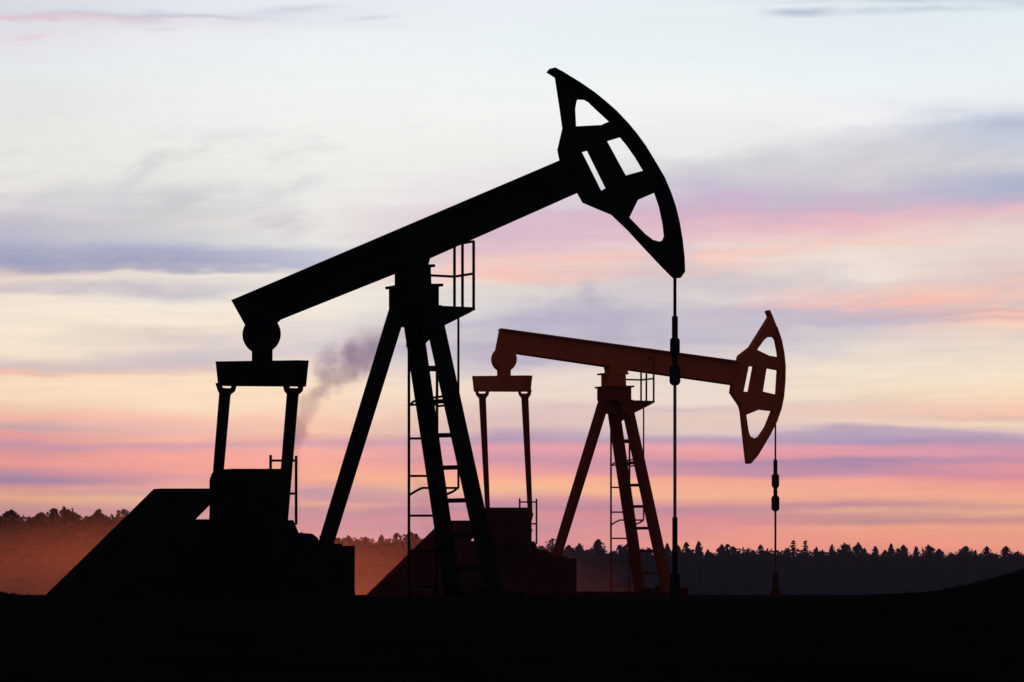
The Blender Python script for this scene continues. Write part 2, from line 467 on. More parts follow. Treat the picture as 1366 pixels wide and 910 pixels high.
rear_mv = dict(
    beam=[(666, 437.7), (986, 481.5), (978, 514.5), (804, 489.7), (688, 472.6), (682, 478), (659, 474)],
    beam_quad=((668, 438), (983, 481), (975, 514), (690, 473)), flange_in=1.2,
    tail=(672.3, 479.4, 17.3), tail_neck=[(663, 482), (681.5, 482), (681.5, 503), (663, 503)],
    head=rear_head, holes=rear_holes, arc=rear_head[3:13],
    saddle=[(804.5, 484), (841, 488), (836, 500), (807.5, 500)],
    equalizer=((636.3, 512), (703.5, 512)), eqh=21,
    yoke=[([(633, 520), (635, 527), (639, 532), (648, 532), (652, 527), (653, 520)], [(638, 522.6), (648, 522.6), (646.5, 525), (639.5, 525)], 1.13),
          ([(690.5, 520), (692, 527), (696, 532), (704.5, 532), (708, 527), (709.5, 520)], [(694.5, 522.6), (704, 522.6), (702.5, 525), (696, 525)], -1.13)],
    pitman=[((643.3, 527), (650.5, 674), 10, 6.5, (651, 690), 1.13, 'far'), ((700, 527), (706.8, 676), 10, 6.5, (707.5, 690), -1.13, 'near')],
    line=(1034.4, [(613, 634, 5.6), (632, 651, 10.4), (649, 663, 5.4), (661, 682, 11)], 2.8, 560, 770), rope_w=2.4)

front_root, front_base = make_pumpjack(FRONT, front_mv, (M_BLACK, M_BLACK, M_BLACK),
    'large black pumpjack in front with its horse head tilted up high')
rear_root, rear_base = make_pumpjack(REAR, rear_mv, (M_HAZERED, M_HAZELEG, M_HAZELOW),
    'smaller haze-reddened pumpjack standing farther back with its horse head lowered')

def wellhead(m, base, prof, material, label, extra=()):
    w = m.o + Matrix.Rotation(m.yaw, 3, 'Z') @ Vector((base.x, 0, 0))
    root = empty('wellhead', w, m.yaw); tag(root, label, 'wellhead', 'wellheads under the polished rods')
    def zz(py): return m.un(prof[0], py, 0).z
    b = MB(); L = [(wd / 2 / m.S, zz(py)) for (py, wd) in prof[1]]
    b.lathe((0, 0, 0), L, 16); b.build('stuffing_box', material, root)
    z = 0.10
    b = MB(); b.lathe((0, 0, -0.05), [(0.13, 0), (0.13, 0.12), (0.09, 0.13), (0.09, 0.26)], 16); b.build('casing_flange', material, root)
    return root
wellhead(FRONT, front_base, (900.3, [(812, 14.5), (790, 14.5), (767, 13.5), (765, 9)]), M_BLACK, 'black wellhead stub under the thick rod of the front pumpjack')
wellhead(REAR, rear_base, (1034.4, [(800, 15), (789, 15), (787, 10), (768, 7.5), (764, 3)]), M_HAZELOW, 'dark red wellhead with flanged foot under the rear pumpjack rod')

# ------------------------------------------------------------------ trees
def leaf_cards(n, centers, radii, size, rg, flat=0.75):
    v = []; f = []
    for i in range(n):
        j = rg.randrange(len(centers)); c = centers[j]; r = radii[j]
        while True:
            d = Vector((rg.uniform(-1, 1), rg.uniform(-1, 1), rg.uniform(-1, 1)))
            if 0.02 < d.length < 1: break
        d = d * (0.55 + 0.45 * rg.random())
        p = c + Vector((d.x * r, d.y * r, d.z * r * flat))
        a = Vector((rg.gauss(0, 1), rg.gauss(0, 1), rg.gauss(0, 1))).normalized(); b = a.orthogonal().normalized()
        b = Quaternion(a, rg.uniform(0, 6.28)) @ b
        s = size * rg.uniform(0.5, 1.3); k = len(v)
        v += [p - a * s * 0.6, p + b * s * 0.32, p + a * s * 0.7, p - b * s * 0.32]
        f.append((k, k + 1, k + 2, k + 3))
    return v, f

def tube_mb(mb, a, b, r0, r1): mb.tube(a, b, r0, 6, r1)

def tree_proto(kind, seed):
    """returns (trunk mesh builder, crown verts, faces); height 1"""
    rg = random.Random(seed); tr = MB(); cs = []; rs = []
    V = Vector
    if kind == 'spruce':
        tube_mb(tr, V((0, 0, -0.02)), V((0, 0, 0.98)), 0.022, 0.003)
        v = []; f = []
        z = 0.10
        while z < 0.99:
            rad = 0.23 * (1 - z) ** 0.8 * rg.uniform(0.65, 1.15) + 0.012
            nb = rg.randint(6, 8)
            for k in range(nb):
                a = 6.283 * (k + rg.random()) / nb; L = rad * rg.uniform(0.6, 1.15)
                end = V((math.cos(a) * L, math.sin(a) * L, z - L * rg.uniform(0.0, 0.35)))
                st_ = V((0, 0, z))
                if L > 0.05: tube_mb(tr, st_, end, 0.005, 0.002)
                m_ = max(4, int(L * 80))
                cc = [st_.lerp(end, (q + 0.5) / m_) for q in range(m_)]
                rr = [0.016 + 0.02 * (1 - z)] * m_
                vv, ff = leaf_cards(m_ * 3, cc, rr, 0.03, rg, 0.8)
                b0 = len(v); v += vv; f += [tuple(i + b0 for i in q) for q in ff]
            z += rg.uniform(0.03, 0.055)
        vv, ff = leaf_cards(14, [V((0, 0, 0.96)), V((0, 0, 0.985)), V((0, 0, 0.93))], [0.008, 0.006, 0.014], 0.024, rg, 1.5)
        b0 = len(v); v += vv; f += [tuple(i + b0 for i in q) for q in ff]
        return tr, v, f
    lean = V((rg.uniform(-.03, .03), rg.uniform(-.03, .03), 0))
    topz = 0.93
    tube_mb(tr, V((0, 0, -0.02)), lean + V((0, 0, 0.5)), 0.024, 0.016); tube_mb(tr, lean + V((0, 0, 0.5)), lean * 2 + V((0, 0, topz)), 0.016, 0.004)
    # foliage fills an uneven envelope; noise opens gaps and pushes clumps out past it
    if kind == 'broad':   wid, z0, z1, n, size, thr = 0.27, 0.06, 0.965, 9000, 0.019, -0.10
    elif kind == 'pine':  wid, z0, z1, n, size, thr = 0.20, 0.06, 0.985, 8000, 0.018, -0.08
    else:                 wid, z0, z1, n, size, thr = 0.16, 0.30, 0.98, 2200, 0.015, 0.06
    off = V((seed * 1.7, seed * 0.9, 0)); v = []; f = []
    skew = rg.uniform(0.62, 0.95); cone = rg.uniform(0.38, 0.68)
    def env(t):
        if kind == 'pine': return (max(0, 1 - t)) ** cone * min(1, 0.45 + 1.6 * t)
        return max(0, math.sin(math.pi * min(1, t) ** skew)) ** 0.7 if t > 0.45 else max(0.75, math.sin(math.pi * t ** skew) ** 0.7)
    while len(f) < n:
        t = rg.random(); a = rg.uniform(0, 6.283); u = rg.random() ** 0.5 * 1.4
        z = z0 + (z1 - z0) * t
        dirv = V((math.cos(a), math.sin(a), 0))
        w_ = env(t) * wid
        lobe = 1 + 0.45 * mnoise.noise(dirv * 1.1 + V((0, 0, z * 7)) + off) + 0.32 * mnoise.noise(dirv * 2.4 + V((0, 0, z * 17)) + off) + 0.4 * mnoise.noise(dirv * 5 + V((0, 0, z * 42)) + off)
        if u > lobe: continue
        p = lean * 2 * z + dirv * (u * w_) + V((0, 0, z))
        if mnoise.noise(p * 11 + off) + 0.6 * mnoise.noise(p * 24 + off) < thr - (0.5 if u < 0.45 and kind != 'sparse' else 0): continue
        ax = (dirv * rg.uniform(-0.2, 1) + V((rg.gauss(0, .5), rg.gauss(0, .5), 0.35 + rg.gauss(0, .5)))).normalized()
        b = Quaternion(ax, rg.uniform(0, 6.28)) @ ax.orthogonal().normalized()
        s = size * rg.uniform(0.5, 1.4); k = len(v)
        v += [p - ax * s * 0.7, p + b * s * 0.36, p + ax * s * 0.8, p - b * s * 0.36]; f.append((k, k + 1, k + 2, k + 3))
    for i in range(16):                                  # bare limb ends and leading shoots
        t = 0.25 + 0.66 * (i + rg.random()) / 16; z = z0 + (z1 - z0) * t; a = i * 2.4
        L = env(t) * wid * rg.uniform(0.7, 1.15); o_ = lean * 2 * z
        e = o_ + V((math.cos(a) * L, math.sin(a) * L, z + 0.02 + 0.3 * L))
        tube_mb(tr, o_ + V((0, 0, z - 0.05)), e, 0.006, 0.0015)
        vv, ff = leaf_cards(16, [e, e + V((0, 0, 0.012))], [0.016, 0.008], size, rg, 1.2)
        b0 = len(v); v += vv; f += [tuple(q + b0 for q in qq) for qq in ff]
    return tr, v, f

PROTO = {}
def get_proto(kind, idx):
    key = (kind, idx)
    if key not in PROTO:
        tr, v, f = tree_proto(kind, {'spruce': 11, 'broad': 31, 'pine': 51, 'sparse': 77}[kind] + idx * 7)
        tm = bpy.data.meshes.new('trunk'); tm.from_pydata([tuple(p) for p in tr.v], [], tr.f); tm.materials.append(M_BARK)
        cm = bpy.data.meshes.new('crown'); cm.from_pydata([tuple(p) for p in v], [], f); cm.materials.append(M_LEAF)
        t = bpy.data.objects.new('trunk', tm); c = bpy.data.objects.new('crown', cm)
        PROTO[key] = (t, c)
    return PROTO[key]

DIST = [(-400, 340), (170, 350), (300, 385), (450, 440), (600, 500), (750, 560), (1366, 600), (1900, 615)]
TREEZ = -1.0
KNAME = {'spruce': 'spruce_tree', 'broad': 'broadleaf_tree', 'pine': 'pine_tree', 'sparse': 'birch_tree'}
trng = random.Random(3)
def plant(px, ytop, kind, wide, label, group, dy=0.0):
    D = lerp_tab(DIST, px) + dy
    hgt = CAMZ + (HY - ytop) / F * D - TREEZ
    x = (px - CX) / F * D
    o = empty(KNAME[kind], (x, D, TREEZ), trng.uniform(0, 6.28))
    wx = wide
    t0, c0 = get_proto(kind, trng.randrange(4))
    for src in (t0, c0):
        c = src.copy(); COL.objects.link(c); c.parent = o
    o.scale = (hgt * wx * 1.15, hgt * wx * 1.15, hgt)
    tag(o, label, 'tree', group)
    return o

ORD = ['first', 'second', 'third', 'fourth', 'fifth', 'sixth', 'seventh', 'eighth', 'ninth', 'tenth', 'eleventh', 'twelfth', 'thirteenth',
       'fourteenth', 'fifteenth', 'sixteenth', 'seventeenth', 'eighteenth', 'nineteenth', 'twentieth', 'twenty-first', 'twenty-second',
       'twenty-third', 'twenty-fourth', 'twenty-fifth', 'twenty-sixth']
LOOK = {'spruce': 'slender pointed spruce', 'broad': 'round crowned tree', 'pine': 'ragged topped pine', 'sparse': 'thin open crowned tree'}
def stretch(items, where, group):
    for i, (px, yt, kind, wd) in enumerate(items):
        plant(px, yt, kind, wd, f'{LOOK[kind]}, {ORD[i]} {where}', group, trng.uniform(-4, 6))
B, P_, S_, T_ = 'broad', 'pine', 'spruce', 'sparse'
stretch([(-22, 686, B, 1.0), (4, 676, B, 1.1), (20, 690, P_, .9), (46, 680, B, 1.0), (64, 677, P_, 1.0), (83, 672, B, .95), (101, 686, P_, .8), (120, 687, P_, .9),
         (136, 676, B, .95), (150, 690, P_, .8), (163, 675, T_, 1.2), (178, 684, P_, .9), (196, 680, B, 1.0)],
        'from the left edge in the orange lit treeline', 'trees in the orange haze left of the front pumpjack')
stretch([(432, 720, P_, 1.0), (447, 716, B, .8), (463, 712, B, .8), (476, 720, P_, .8), (489, 714, B, .75), (508, 713, P_, 1.0), (518, 719, P_, .8), (527, 710, P_, .9),
         (542, 707, B, .75), (555, 711, P_, .9), (567, 719, B, .7), (580, 721, P_, .9), (594, 726, B, .7), (608, 724, P_, .9)],
        'from the left between the front pumpjack base and its legs', 'reddish trees between the two pumpjacks')
stretch([(726, 727, T_, 1.0), (732, 717, T_, 1.3), (742, 732, P_, .9), (758, 725, B, .8), (772, 723, B, .75), (784, 734, P_, .9), (801, 718.5, P_, 1.15), (815, 733, B, .7), (828, 726, P_, .9),
         (837, 723, B, .7), (850, 731, P_, .9), (864, 729, B, .8), (880, 731, P_, .9), (892, 724, P_, .8)],
        'right of the rear gearbox, before the thick black rod', 'trees behind the legs of the rear pumpjack')
stretch([(907, 724.5, B, .65), (917, 722.5, P_, .8), (934, 721, P_, .8), (946, 731, B, .7), (961, 724, B, .7), (969, 725, P_, .9), (978, 728, P_, .8), (988, 737, B, .7), (998, 731, B, .65),
         (1006, 733, P_, .8), (1014, 726, P_, .75), (1024, 734, B, .65)],
        'right of the thick black rod, before the thin rod', 'trees between the two polished rods')
stretch([(1041, 737.5, P_, .9), (1058.5, 720.5, S_, 1.0), (1074, 721, S_, .95), (1088, 729, P_, .75), (1097, 731, B, .6), (1109, 725.5, P_, .8), (1127, 722, B, .85), (1143, 721.5, B, .75), (1154, 730.5, P_, .75),
         (1165, 728, P_, .85), (1178, 732, B, .6), (1188, 724.5, P_, .85), (1197, 730.5, P_, .75), (1209, 724.5, B, .7), (1224, 728, P_, .85), (1237, 724.5, B, .8), (1257, 730, B, .85), (1270, 736, P_, .7),
         (1284, 726.5, B, 1.05), (1300, 733, P_, .75), (1314, 727, B, .75), (1328, 734, T_, 1.2), (1340, 726.5, B, .8), (1358, 733, B, .85), (1376, 729, P_, .9), (1396, 731, B, .9)],
        'right of the thin rear rod in the treeline', 'trees right of the rear wellhead')

# the closed wood behind and under the skyline trees, one mass
def woodland():
    rg = random.Random(21); v = []; f = []
    top_tab = [(-400, 691), (0, 690), (105, 698), (170, 690), (300, 702), (450, 721), (560, 722), (600, 728), (700, 735), (800, 737), (1000, 738), (1200, 739), (1366, 742), (1900, 742)]
    px = -330.0
    while px < 1720:
        px += rg.uniform(1.0, 2.2)
        D = lerp_tab(DIST, px) + rg.uniform(6, 26)
        yt = lerp_tab(top_tab, px) + rg.gauss(0, 1.8) + 6 * mnoise.noise((px * 0.045, 1.7, 0)) + 6 * mnoise.noise((px * 0.13, 4.2, 0))
        zt = CAMZ + (HY - yt) / F * D
        x = (px - CX) / F * D
        n = 85
        for i in range(n):
            z = TREEZ + (zt - TREEZ) * (1 - rg.random() ** 1.15)
            p = Vector((x + rg.gauss(0, .35), D + rg.gauss(0, 1.2), z))
            a = Vector((rg.gauss(0, 1), rg.gauss(0, 1) * 0.6, rg.gauss(0, 1))).normalized(); b = a.orthogonal().normalized()
            b = Quaternion(a, rg.uniform(0, 6.28)) @ b
            s = rg.uniform(0.2, 0.45) if z > zt - 1.0 else rg.uniform(0.6, 1.1); k = len(v)
            v += [p - a * s * .7, p + b * s * .45, p + a * s * .7, p - b * s * .45]; f.append((k, k+1, k+2, k+3))
    me = bpy.data.meshes.new('woodland'); me.from_pydata([tuple(p) for p in v], [], f); me.materials.append(M_LEAF)
    o = bpy.data.objects.new('woodland', me); COL.objects.link(o)
    tag(o, kind='stuff')
woodland()

# ------------------------------------------------------------------ air
def volume_mat(name, color, density, aniso):
    m = bpy.data.materials.new(name); m.use_nodes = True; nt = m.node_tree; nt.nodes.clear()
    out = nt.nodes.new('ShaderNodeOutputMaterial'); v = nt.nodes.new('ShaderNodeVolumePrincipled')
    v.inputs['Color'].default_value = (*color, 1); v.inputs['Density'].default_value = density
    v.inputs['Anisotropy'].default_value = aniso
    if 'smoke' in name: v.inputs['Absorption Color'].default_value = (0.05, 0.02, 0.4, 1)
    nt.links.new(v.outputs['Volume'], out.inputs['Volume'])
    return m, nt, v

# low bank of sunlit mist lying before the left half of the wood
def mist_bank():
    Yc = 220.0; s = F / Yc
    ax, cz, by = 640 / s, 172 / s, 60.0
    n1, n2 = 14, 64
    verts = []; faces = []
    def h(r): return by * max(0.0, 1 - r * r) ** 1.6
    for side in (-1, 1):
        verts.append((0, side * h(0), 0))
        for i in range(1, n1):
            r = i / n1
            for k in range(n2):
                a = 2 * math.pi * k / n2; verts.append((r * ax * math.cos(a), side * h(r), r * cz * math.sin(a)))
    rim0 = len(verts)
    for k in range(n2):
        a = 2 * math.pi * k / n2; verts.append((ax * math.cos(a), 0, cz * math.sin(a)))
    per = 1 + (n1 - 1) * n2
    for sd in (0, 1):
        o = sd * per
        for k in range(n2):
            k2 = (k + 1) % n2
            faces.append((o, o + 1 + k, o + 1 + k2))
            for i in range(n1 - 2):
                a = o + 1 + i * n2; b = a + n2
                faces.append((a + k, b + k, b + k2, a + k2))
            a = o + 1 + (n1 - 2) * n2
            faces.append((a + k, rim0 + k, rim0 + k2, a + k2))
    m, nt, v = volume_mat('mist_air', (0.95, 0.78, 0.68), MIST_D, 0.88)
    o = link_mesh('haze', verts, faces, m); o.location = ((265 - CX) / s, Yc, CAMZ + (HY - 830) / s)
    tag(o, kind='stuff')
MIST_D = 0.00074
mist_bank()

m_h, _, _ = volume_mat('haze_air', (0.54, 0.66, 1.0), 0.00025, 0.0)
b = MB(); b.box((-1260, -120, -4.0), (1260, 1560, 34)); hz = b.build('haze', m_h); tag(hz, kind='stuff')

def smoke(name, pts, Y, dens, seed):
    """pts: (px, py, radius px, strength) from the ground up"""
    s = F / Y
    base = at(pts[0][0], pts[0][1], Y)
    P = [((p[0] - pts[0][0]) / s, (pts[0][1] - p[1]) / s, p[2] / s, p[3]) for p in pts]
    zmax = P[-1][1]; xs = [p[0] for p in P]; rmax = max(p[2] for p in P) * 1.6
    xlo, xhi = min(xs) - rmax, max(xs) + rmax
    m, nt, v = volume_mat(name + '_air', (0.60, 0.54, 0.58), 1.0, 0.4)
    N = nt.nodes; Lk = nt.links
    def math_(op, a, b_=None, c=None):
        n = N.new('ShaderNodeMath'); n.operation = op
        for i, x in enumerate((a, b_, c)):
            if x is None: continue
            if isinstance(x, (int, float)): n.inputs[i].default_value = x
            else: Lk.new(x, n.inputs[i])
        return n.outputs[0]
    tc = N.new('ShaderNodeTexCoord'); sep = N.new('ShaderNodeSeparateXYZ'); Lk.new(tc.outputs['Object'], sep.inputs[0])
    X, Yy, Z = sep.outputs
    t = math_('DIVIDE', Z, zmax)
    def ramp(vals):
        r = N.new('ShaderNodeValToRGB'); cr = r.color_ramp; cr.interpolation = 'EASE' if False else 'LINEAR'
        while len(cr.elements) < len(vals): cr.elements.new(0.5)
        for e, (pos, val) in zip(cr.elements, vals): e.position = pos; e.color = (val, val, val, 1)
        Lk.new(t, r.inputs['Fac']); return r.outputs['Color']
    span = xhi - xlo
    xc = math_('MULTIPLY_ADD', ramp([(p[1] / zmax, (p[0] - xlo) / span) for p in P]), span, xlo)
    rc = math_('MULTIPLY', ramp([(p[1] / zmax, p[2] / rmax) for p in P]), rmax)
    st_ = ramp([(p[1] / zmax, p[3]) for p in P])
    nz = N.new('ShaderNodeTexNoise'); nz.inputs['Scale'].default_value = 0.42; nz.inputs['Detail'].default_value = 4; nz.inputs['Roughness'].default_value = 0.6
    mp = N.new('ShaderNodeMapping'); mp.inputs['Location'].default_value = (seed, seed * 2, 0); Lk.new(tc.outputs['Object'], mp.inputs['Vector']); Lk.new(mp.outputs[0], nz.inputs['Vector'])
    dx = math_('SUBTRACT', X, xc)
    d = math_('DIVIDE', math_('SQRT', math_('ADD', math_('MULTIPLY', dx, dx), math_('MULTIPLY', Yy, Yy))), rc)
    q = math_('ADD', math_('SUBTRACT', 1.0, d), math_('MULTIPLY_ADD', nz.outputs['Fac'], 3.6, -1.8))
    mr = N.new('ShaderNodeMapRange'); mr.interpolation_type = 'SMOOTHSTEP'; Lk.new(q, mr.inputs[0]); mr.inputs[1].default_value = 0.0; mr.inputs[2].default_value = 0.55
    den = math_('MULTIPLY', math_('MULTIPLY', mr.outputs[0], st_), dens)
    Lk.new(den, v.inputs['Density'])
    bb = MB(); bb.box((xlo, -rmax, 0), (xhi, rmax, zmax)); o = bb.build(name, m); o.location = base
    tag(o, kind='stuff')
smoke('smoke', [(386, 790, 8, .3), (386, 640, 12, .5), (390, 600, 15, .85), (398, 565, 19, 1.0), (414, 537, 24, .9), (440, 514, 30, .9), (466, 490, 44, .85), (490, 464, 54, .6), (510, 432, 54, 0.0)], 330, 0.27, 3.0)
smoke('smoke', [(570, 790, 8, .2), (566, 700, 10, .4), (562, 660, 14, .55), (556, 630, 18, .4), (552, 590, 22, 0.0)], 470, 0.17, 8.0)

# ------------------------------------------------------------------ sky
SUN_AZ = math.atan((300 - CX) / F); SUN_EL = R(3.0)
world = bpy.data.worlds.new('World'); scene.world = world; world.use_nodes = True
nt = world.node_tree; nt.nodes.clear(); N = nt.nodes; Lk = nt.links
def lin(c):
    return tuple(((x / 255) / 12.92 if x <= 10 else ((x / 255 + 0.055) / 1.055) ** 2.4) for x in c)
def wm(op, a, b_=None, c=None, clamp=False):
    n = N.new('ShaderNodeMath'); n.operation = op; n.use_clamp = clamp
    for i, x in enumerate((a, b_, c)):
        if x is None: continue
        if isinstance(x, (int, float)): n.inputs[i].default_value = x
        else: Lk.new(x, n.inputs[i])
    return n.outputs[0]
def wrange(x, a, b_, c=0.0, d=1.0, smooth=True):
    n = N.new('ShaderNodeMapRange'); n.interpolation_type = 'SMOOTHSTEP' if smooth else 'LINEAR'
    Lk.new(x, n.inputs[0])
    for i, q in enumerate((a, b_, c, d)): n.inputs[1 + i].default_value = q
    return n.outputs[0]
def wmix(fac, a, b_, blend='MIX'):
    n = N.new('ShaderNodeMix'); n.data_type = 'RGBA'; n.blend_type = blend
    if isinstance(fac, (int, float)): n.inputs[0].default_value = fac
    else: Lk.new(fac, n.inputs[0])
    for i, x in ((6, a), (7, b_)):
        if isinstance(x, tuple): n.inputs[i].default_value = (*x, 1)
        else: Lk.new(x, n.inputs[i])
    return n.outputs[2]
tc = N.new('ShaderNodeTexCoord'); sep = N.new('ShaderNodeSeparateXYZ'); Lk.new(tc.outputs['Generated'], sep.inputs[0])
dX, dY, dZ = sep.outputs
az = wm('ARCTAN2', dX, dY); el = wm('ARCSINE', dZ)
U = wm('MULTIPLY_ADD', az, F, CX)                 # azimuth and elevation in fine angular steps
V = wm('MULTIPLY_ADD', el, -F, HY)
def wnoise(su, sv, ox, detail=4, rough=0.55, v=None):
    cmb = N.new('ShaderNodeCombineXYZ'); Lk.new(wm('MULTIPLY', U, su), cmb.inputs[0]); Lk.new(wm('MULTIPLY', v if v is not None else V, sv), cmb.inputs[1]); cmb.inputs[2].default_value = ox
    n = N.new('ShaderNodeTexNoise'); n.inputs['Scale'].default_value = 1; n.inputs['Detail'].default_value = detail; n.inputs['Roughness'].default_value = rough
    Lk.new(cmb.outputs[0], n.inputs['Vector']); return n.outputs['Fac']
n1 = wnoise(1/260, 1/60, 1.3); n2 = wnoise(1/90, 1/22, 7.7); n3 = wnoise(1/170, 1/9, 4.1, 5, 0.6)
amp = wrange(V, 480, 620, 1.0, 0.42)              # calmer, flatter layers near the horizon
warp = wm('ADD', wm('MULTIPLY_ADD', n1, 46, -23), wm('MULTIPLY_ADD', n2, 20, -10))
warp = wm('MULTIPLY', warp, amp)
Vw = wm('ADD', V, warp)
Vf = wm('ADD', V, wm('MULTIPLY', warp, 0.5))

COLS = {
35: [(0,(222,226,236)),(24,(215,218,228)),(31,(222,197,207)),(40,(222,224,232)),(60,(228,222,230)),(85,(228,231,236)),(110,(230,235,236)),(140,(228,231,232)),(180,(230,232,228)),(230,(233,234,229)),(265,(231,229,226)),(288,(214,211,218)),(300,(192,190,206)),(320,(180,183,204)),(335,(160,168,196)),(350,(152,161,192)),(362,(168,168,190)),(369,(208,194,194)),(378,(232,218,205)),(386,(215,202,203)),(395,(205,196,203)),
     (403,(238,226,213)),(430,(243,230,212)),(470,(240,225,205)),(490,(212,194,192)),(496,(217,192,187)),(500,(240,188,172)),(507,(243,216,190)),(530,(243,218,190)),(550,(238,198,172)),(562,(235,178,165)),(572,(197,162,172)),(582,(225,152,154)),(594,(188,143,167)),(608,(217,147,152)),(617,(230,150,150)),(630,(182,137,162)),(642,(152,127,162)),(648,(190,140,155)),(654,(215,155,150)),(665,(230,172,142)),(680,(195,145,153)),(720,(195,145,155))],
250: [(0,(232,237,245)),(20,(226,230,240)),(28,(198,199,214)),(34,(228,220,230)),(50,(234,237,242)),(100,(236,241,242)),(150,(238,241,240)),(200,(238,240,234)),(240,(232,232,228)),(265,(218,219,220)),(285,(209,210,212)),(300,(214,214,214)),(325,(203,206,214)),(337,(168,175,202)),(354,(154,162,194)),(363,(172,172,194)),(370,(235,228,220)),(378,(226,216,213)),(389,(194,192,204)),
     (400,(224,216,212)),(409,(242,234,222)),(435,(244,232,214)),(448,(217,204,198)),(460,(228,214,206)),(473,(212,200,200)),(487,(200,188,194)),(498,(228,200,190)),(505,(245,222,196)),(545,(248,222,192)),(562,(244,192,174)),(577,(228,182,174)),(589,(246,176,162)),(596,(207,157,172)),(606,(247,165,156)),(625,(245,162,153)),(638,(217,152,162)),(648,(243,170,158)),(657,(205,160,170)),(666,(238,190,160)),(680,(205,155,162)),(720,(205,150,158))],
430: [(0,(233,239,246)),(22,(228,232,239)),(60,(237,243,246)),(120,(241,246,244)),(200,(241,243,238)),(260,(238,238,234)),(300,(235,234,228)),(326,(228,228,228)),(338,(192,197,215)),(352,(182,187,209)),(364,(228,224,220)),(388,(240,233,224)),
     (410,(243,235,222)),(440,(228,220,215)),(470,(214,206,209)),(490,(226,214,206)),(515,(246,224,198)),(550,(246,210,184)),(565,(240,194,174)),(578,(244,198,172)),(586,(232,174,167)),(593,(207,160,174)),(603,(240,169,161)),(618,(247,167,156)),(640,(250,177,150)),(648,(238,170,155)),(655,(200,152,170)),(667,(205,156,167)),(672,(236,174,158)),(682,(198,148,167)),(700,(205,150,161)),(725,(215,155,158))],
665: [(0,(234,240,246)),(60,(236,243,246)),(120,(241,247,246)),(160,(243,246,242)),(220,(238,238,236)),(262,(232,226,230)),(288,(217,192,211)),(318,(213,184,206)),(338,(230,190,201)),(355,(240,205,200)),(371,(247,195,188)),(377,(244,200,191)),(383,(228,216,210)),(397,(219,213,211)),
     (412,(212,208,214)),(425,(182,180,205)),(440,(190,186,202)),(460,(184,181,202)),(482,(186,181,200)),(496,(208,198,202)),(510,(230,216,205)),(526,(232,214,202)),(548,(217,193,192)),(570,(216,187,187)),(581,(176,154,184)),(590,(178,149,182)),(597,(226,157,171)),(612,(197,148,174)),(624,(235,156,162)),(640,(251,178,150)),(655,(250,193,155)),(668,(216,152,166)),(678,(187,138,167)),(686,(234,151,156)),(700,(201,147,166)),(725,(215,145,162))],
950: [(0,(236,242,248)),(30,(232,240,244)),(90,(238,245,246)),(140,(245,248,247)),(180,(240,241,240)),(215,(236,236,234)),(235,(216,213,219)),(250,(200,194,213)),(265,(202,184,209)),(290,(207,178,202)),(298,(226,186,200)),(318,(235,199,205)),(330,(234,214,212)),(350,(237,206,199)),(362,(221,202,200)),(380,(207,200,206)),
     (395,(221,211,212)),(410,(197,188,205)),(430,(199,191,205)),(450,(190,186,205)),(460,(205,196,206)),(480,(221,209,206)),(505,(230,216,206)),(535,(235,220,208)),(546,(217,194,194)),(565,(226,201,190)),(579,(226,203,195)),(588,(182,157,186)),(597,(231,161,171)),(606,(235,156,163)),(618,(183,138,170)),(631,(204,146,166)),(638,(250,170,151)),(660,(253,185,150)),(670,(236,165,156)),(680,(197,142,166)),(695,(235,151,156)),(725,(250,160,145))],
1145: [(0,(224,234,241)),(8,(221,231,239)),(14,(212,220,230)),(22,(226,235,242)),(60,(230,240,245)),(110,(238,246,248)),(140,(240,243,245)),(170,(242,243,244)),(190,(223,223,229)),(205,(215,215,221)),(225,(216,214,218)),(250,(212,206,214)),(268,(206,189,209)),(284,(207,184,206)),(292,(225,182,201)),(303,(242,191,196)),(315,(244,208,205)),(327,(246,206,194)),(337,(240,225,215)),(365,(240,228,218)),(379,(230,211,203)),
     (392,(248,201,191)),(403,(250,187,177)),(411,(202,180,194)),(430,(192,182,202)),(437,(215,204,206)),(450,(218,208,206)),(470,(230,218,208)),(500,(242,226,206)),(530,(240,220,196)),(541,(227,207,192)),(552,(238,202,187)),(567,(232,205,190)),(575,(190,168,189)),(592,(164,147,183)),(598,(219,151,173)),(608,(227,156,169)),(616,(163,135,173)),(632,(192,142,169)),(640,(249,165,153)),(660,(252,178,150)),(668,(236,166,151)),(675,(193,140,161)),(682,(239,180,146)),(687,(215,156,156)),(697,(203,147,151)),(706,(250,172,142)),(722,(252,160,138)),(740,(240,150,140))],
1340: [(0,(216,226,234)),(6,(203,213,224)),(14,(220,230,238)),(40,(228,239,243)),(100,(236,244,246)),(140,(238,242,245)),(160,(213,219,231)),(178,(181,193,214)),(190,(197,205,221)),(205,(208,212,220)),(230,(212,212,218)),(250,(181,187,208)),(266,(175,181,208)),(280,(206,184,202)),(287,(231,190,198)),(305,(228,205,202)),(322,(238,218,210)),(345,(230,212,206)),(372,(228,201,197)),
     (390,(244,200,186)),(404,(240,196,186)),(412,(244,205,186)),(421,(231,183,175)),(428,(246,204,189)),(433,(236,187,177)),(439,(249,205,188)),(447,(238,212,196)),(470,(236,219,203)),(505,(248,228,204)),(535,(250,220,190)),(552,(249,200,176)),(560,(229,190,177)),(568,(241,214,188)),(580,(216,187,187)),(588,(173,150,182)),(597,(201,151,173)),(610,(215,151,171)),(616,(192,142,170)),(625,(231,151,161)),(638,(216,143,159)),(645,(241,155,153)),(660,(250,170,149)),(672,(252,184,149)),(680,(226,161,153)),(686,(249,188,148)),(697,(216,151,151)),(705,(250,172,142)),(740,(250,155,135))]}
VS = 400.0
isl = wm('GREATER_THAN', Vw, VS)
tu = wm('DIVIDE', Vw, VS); tl = wm('DIVIDE', wm('SUBTRACT', Vw, VS), 400.0)
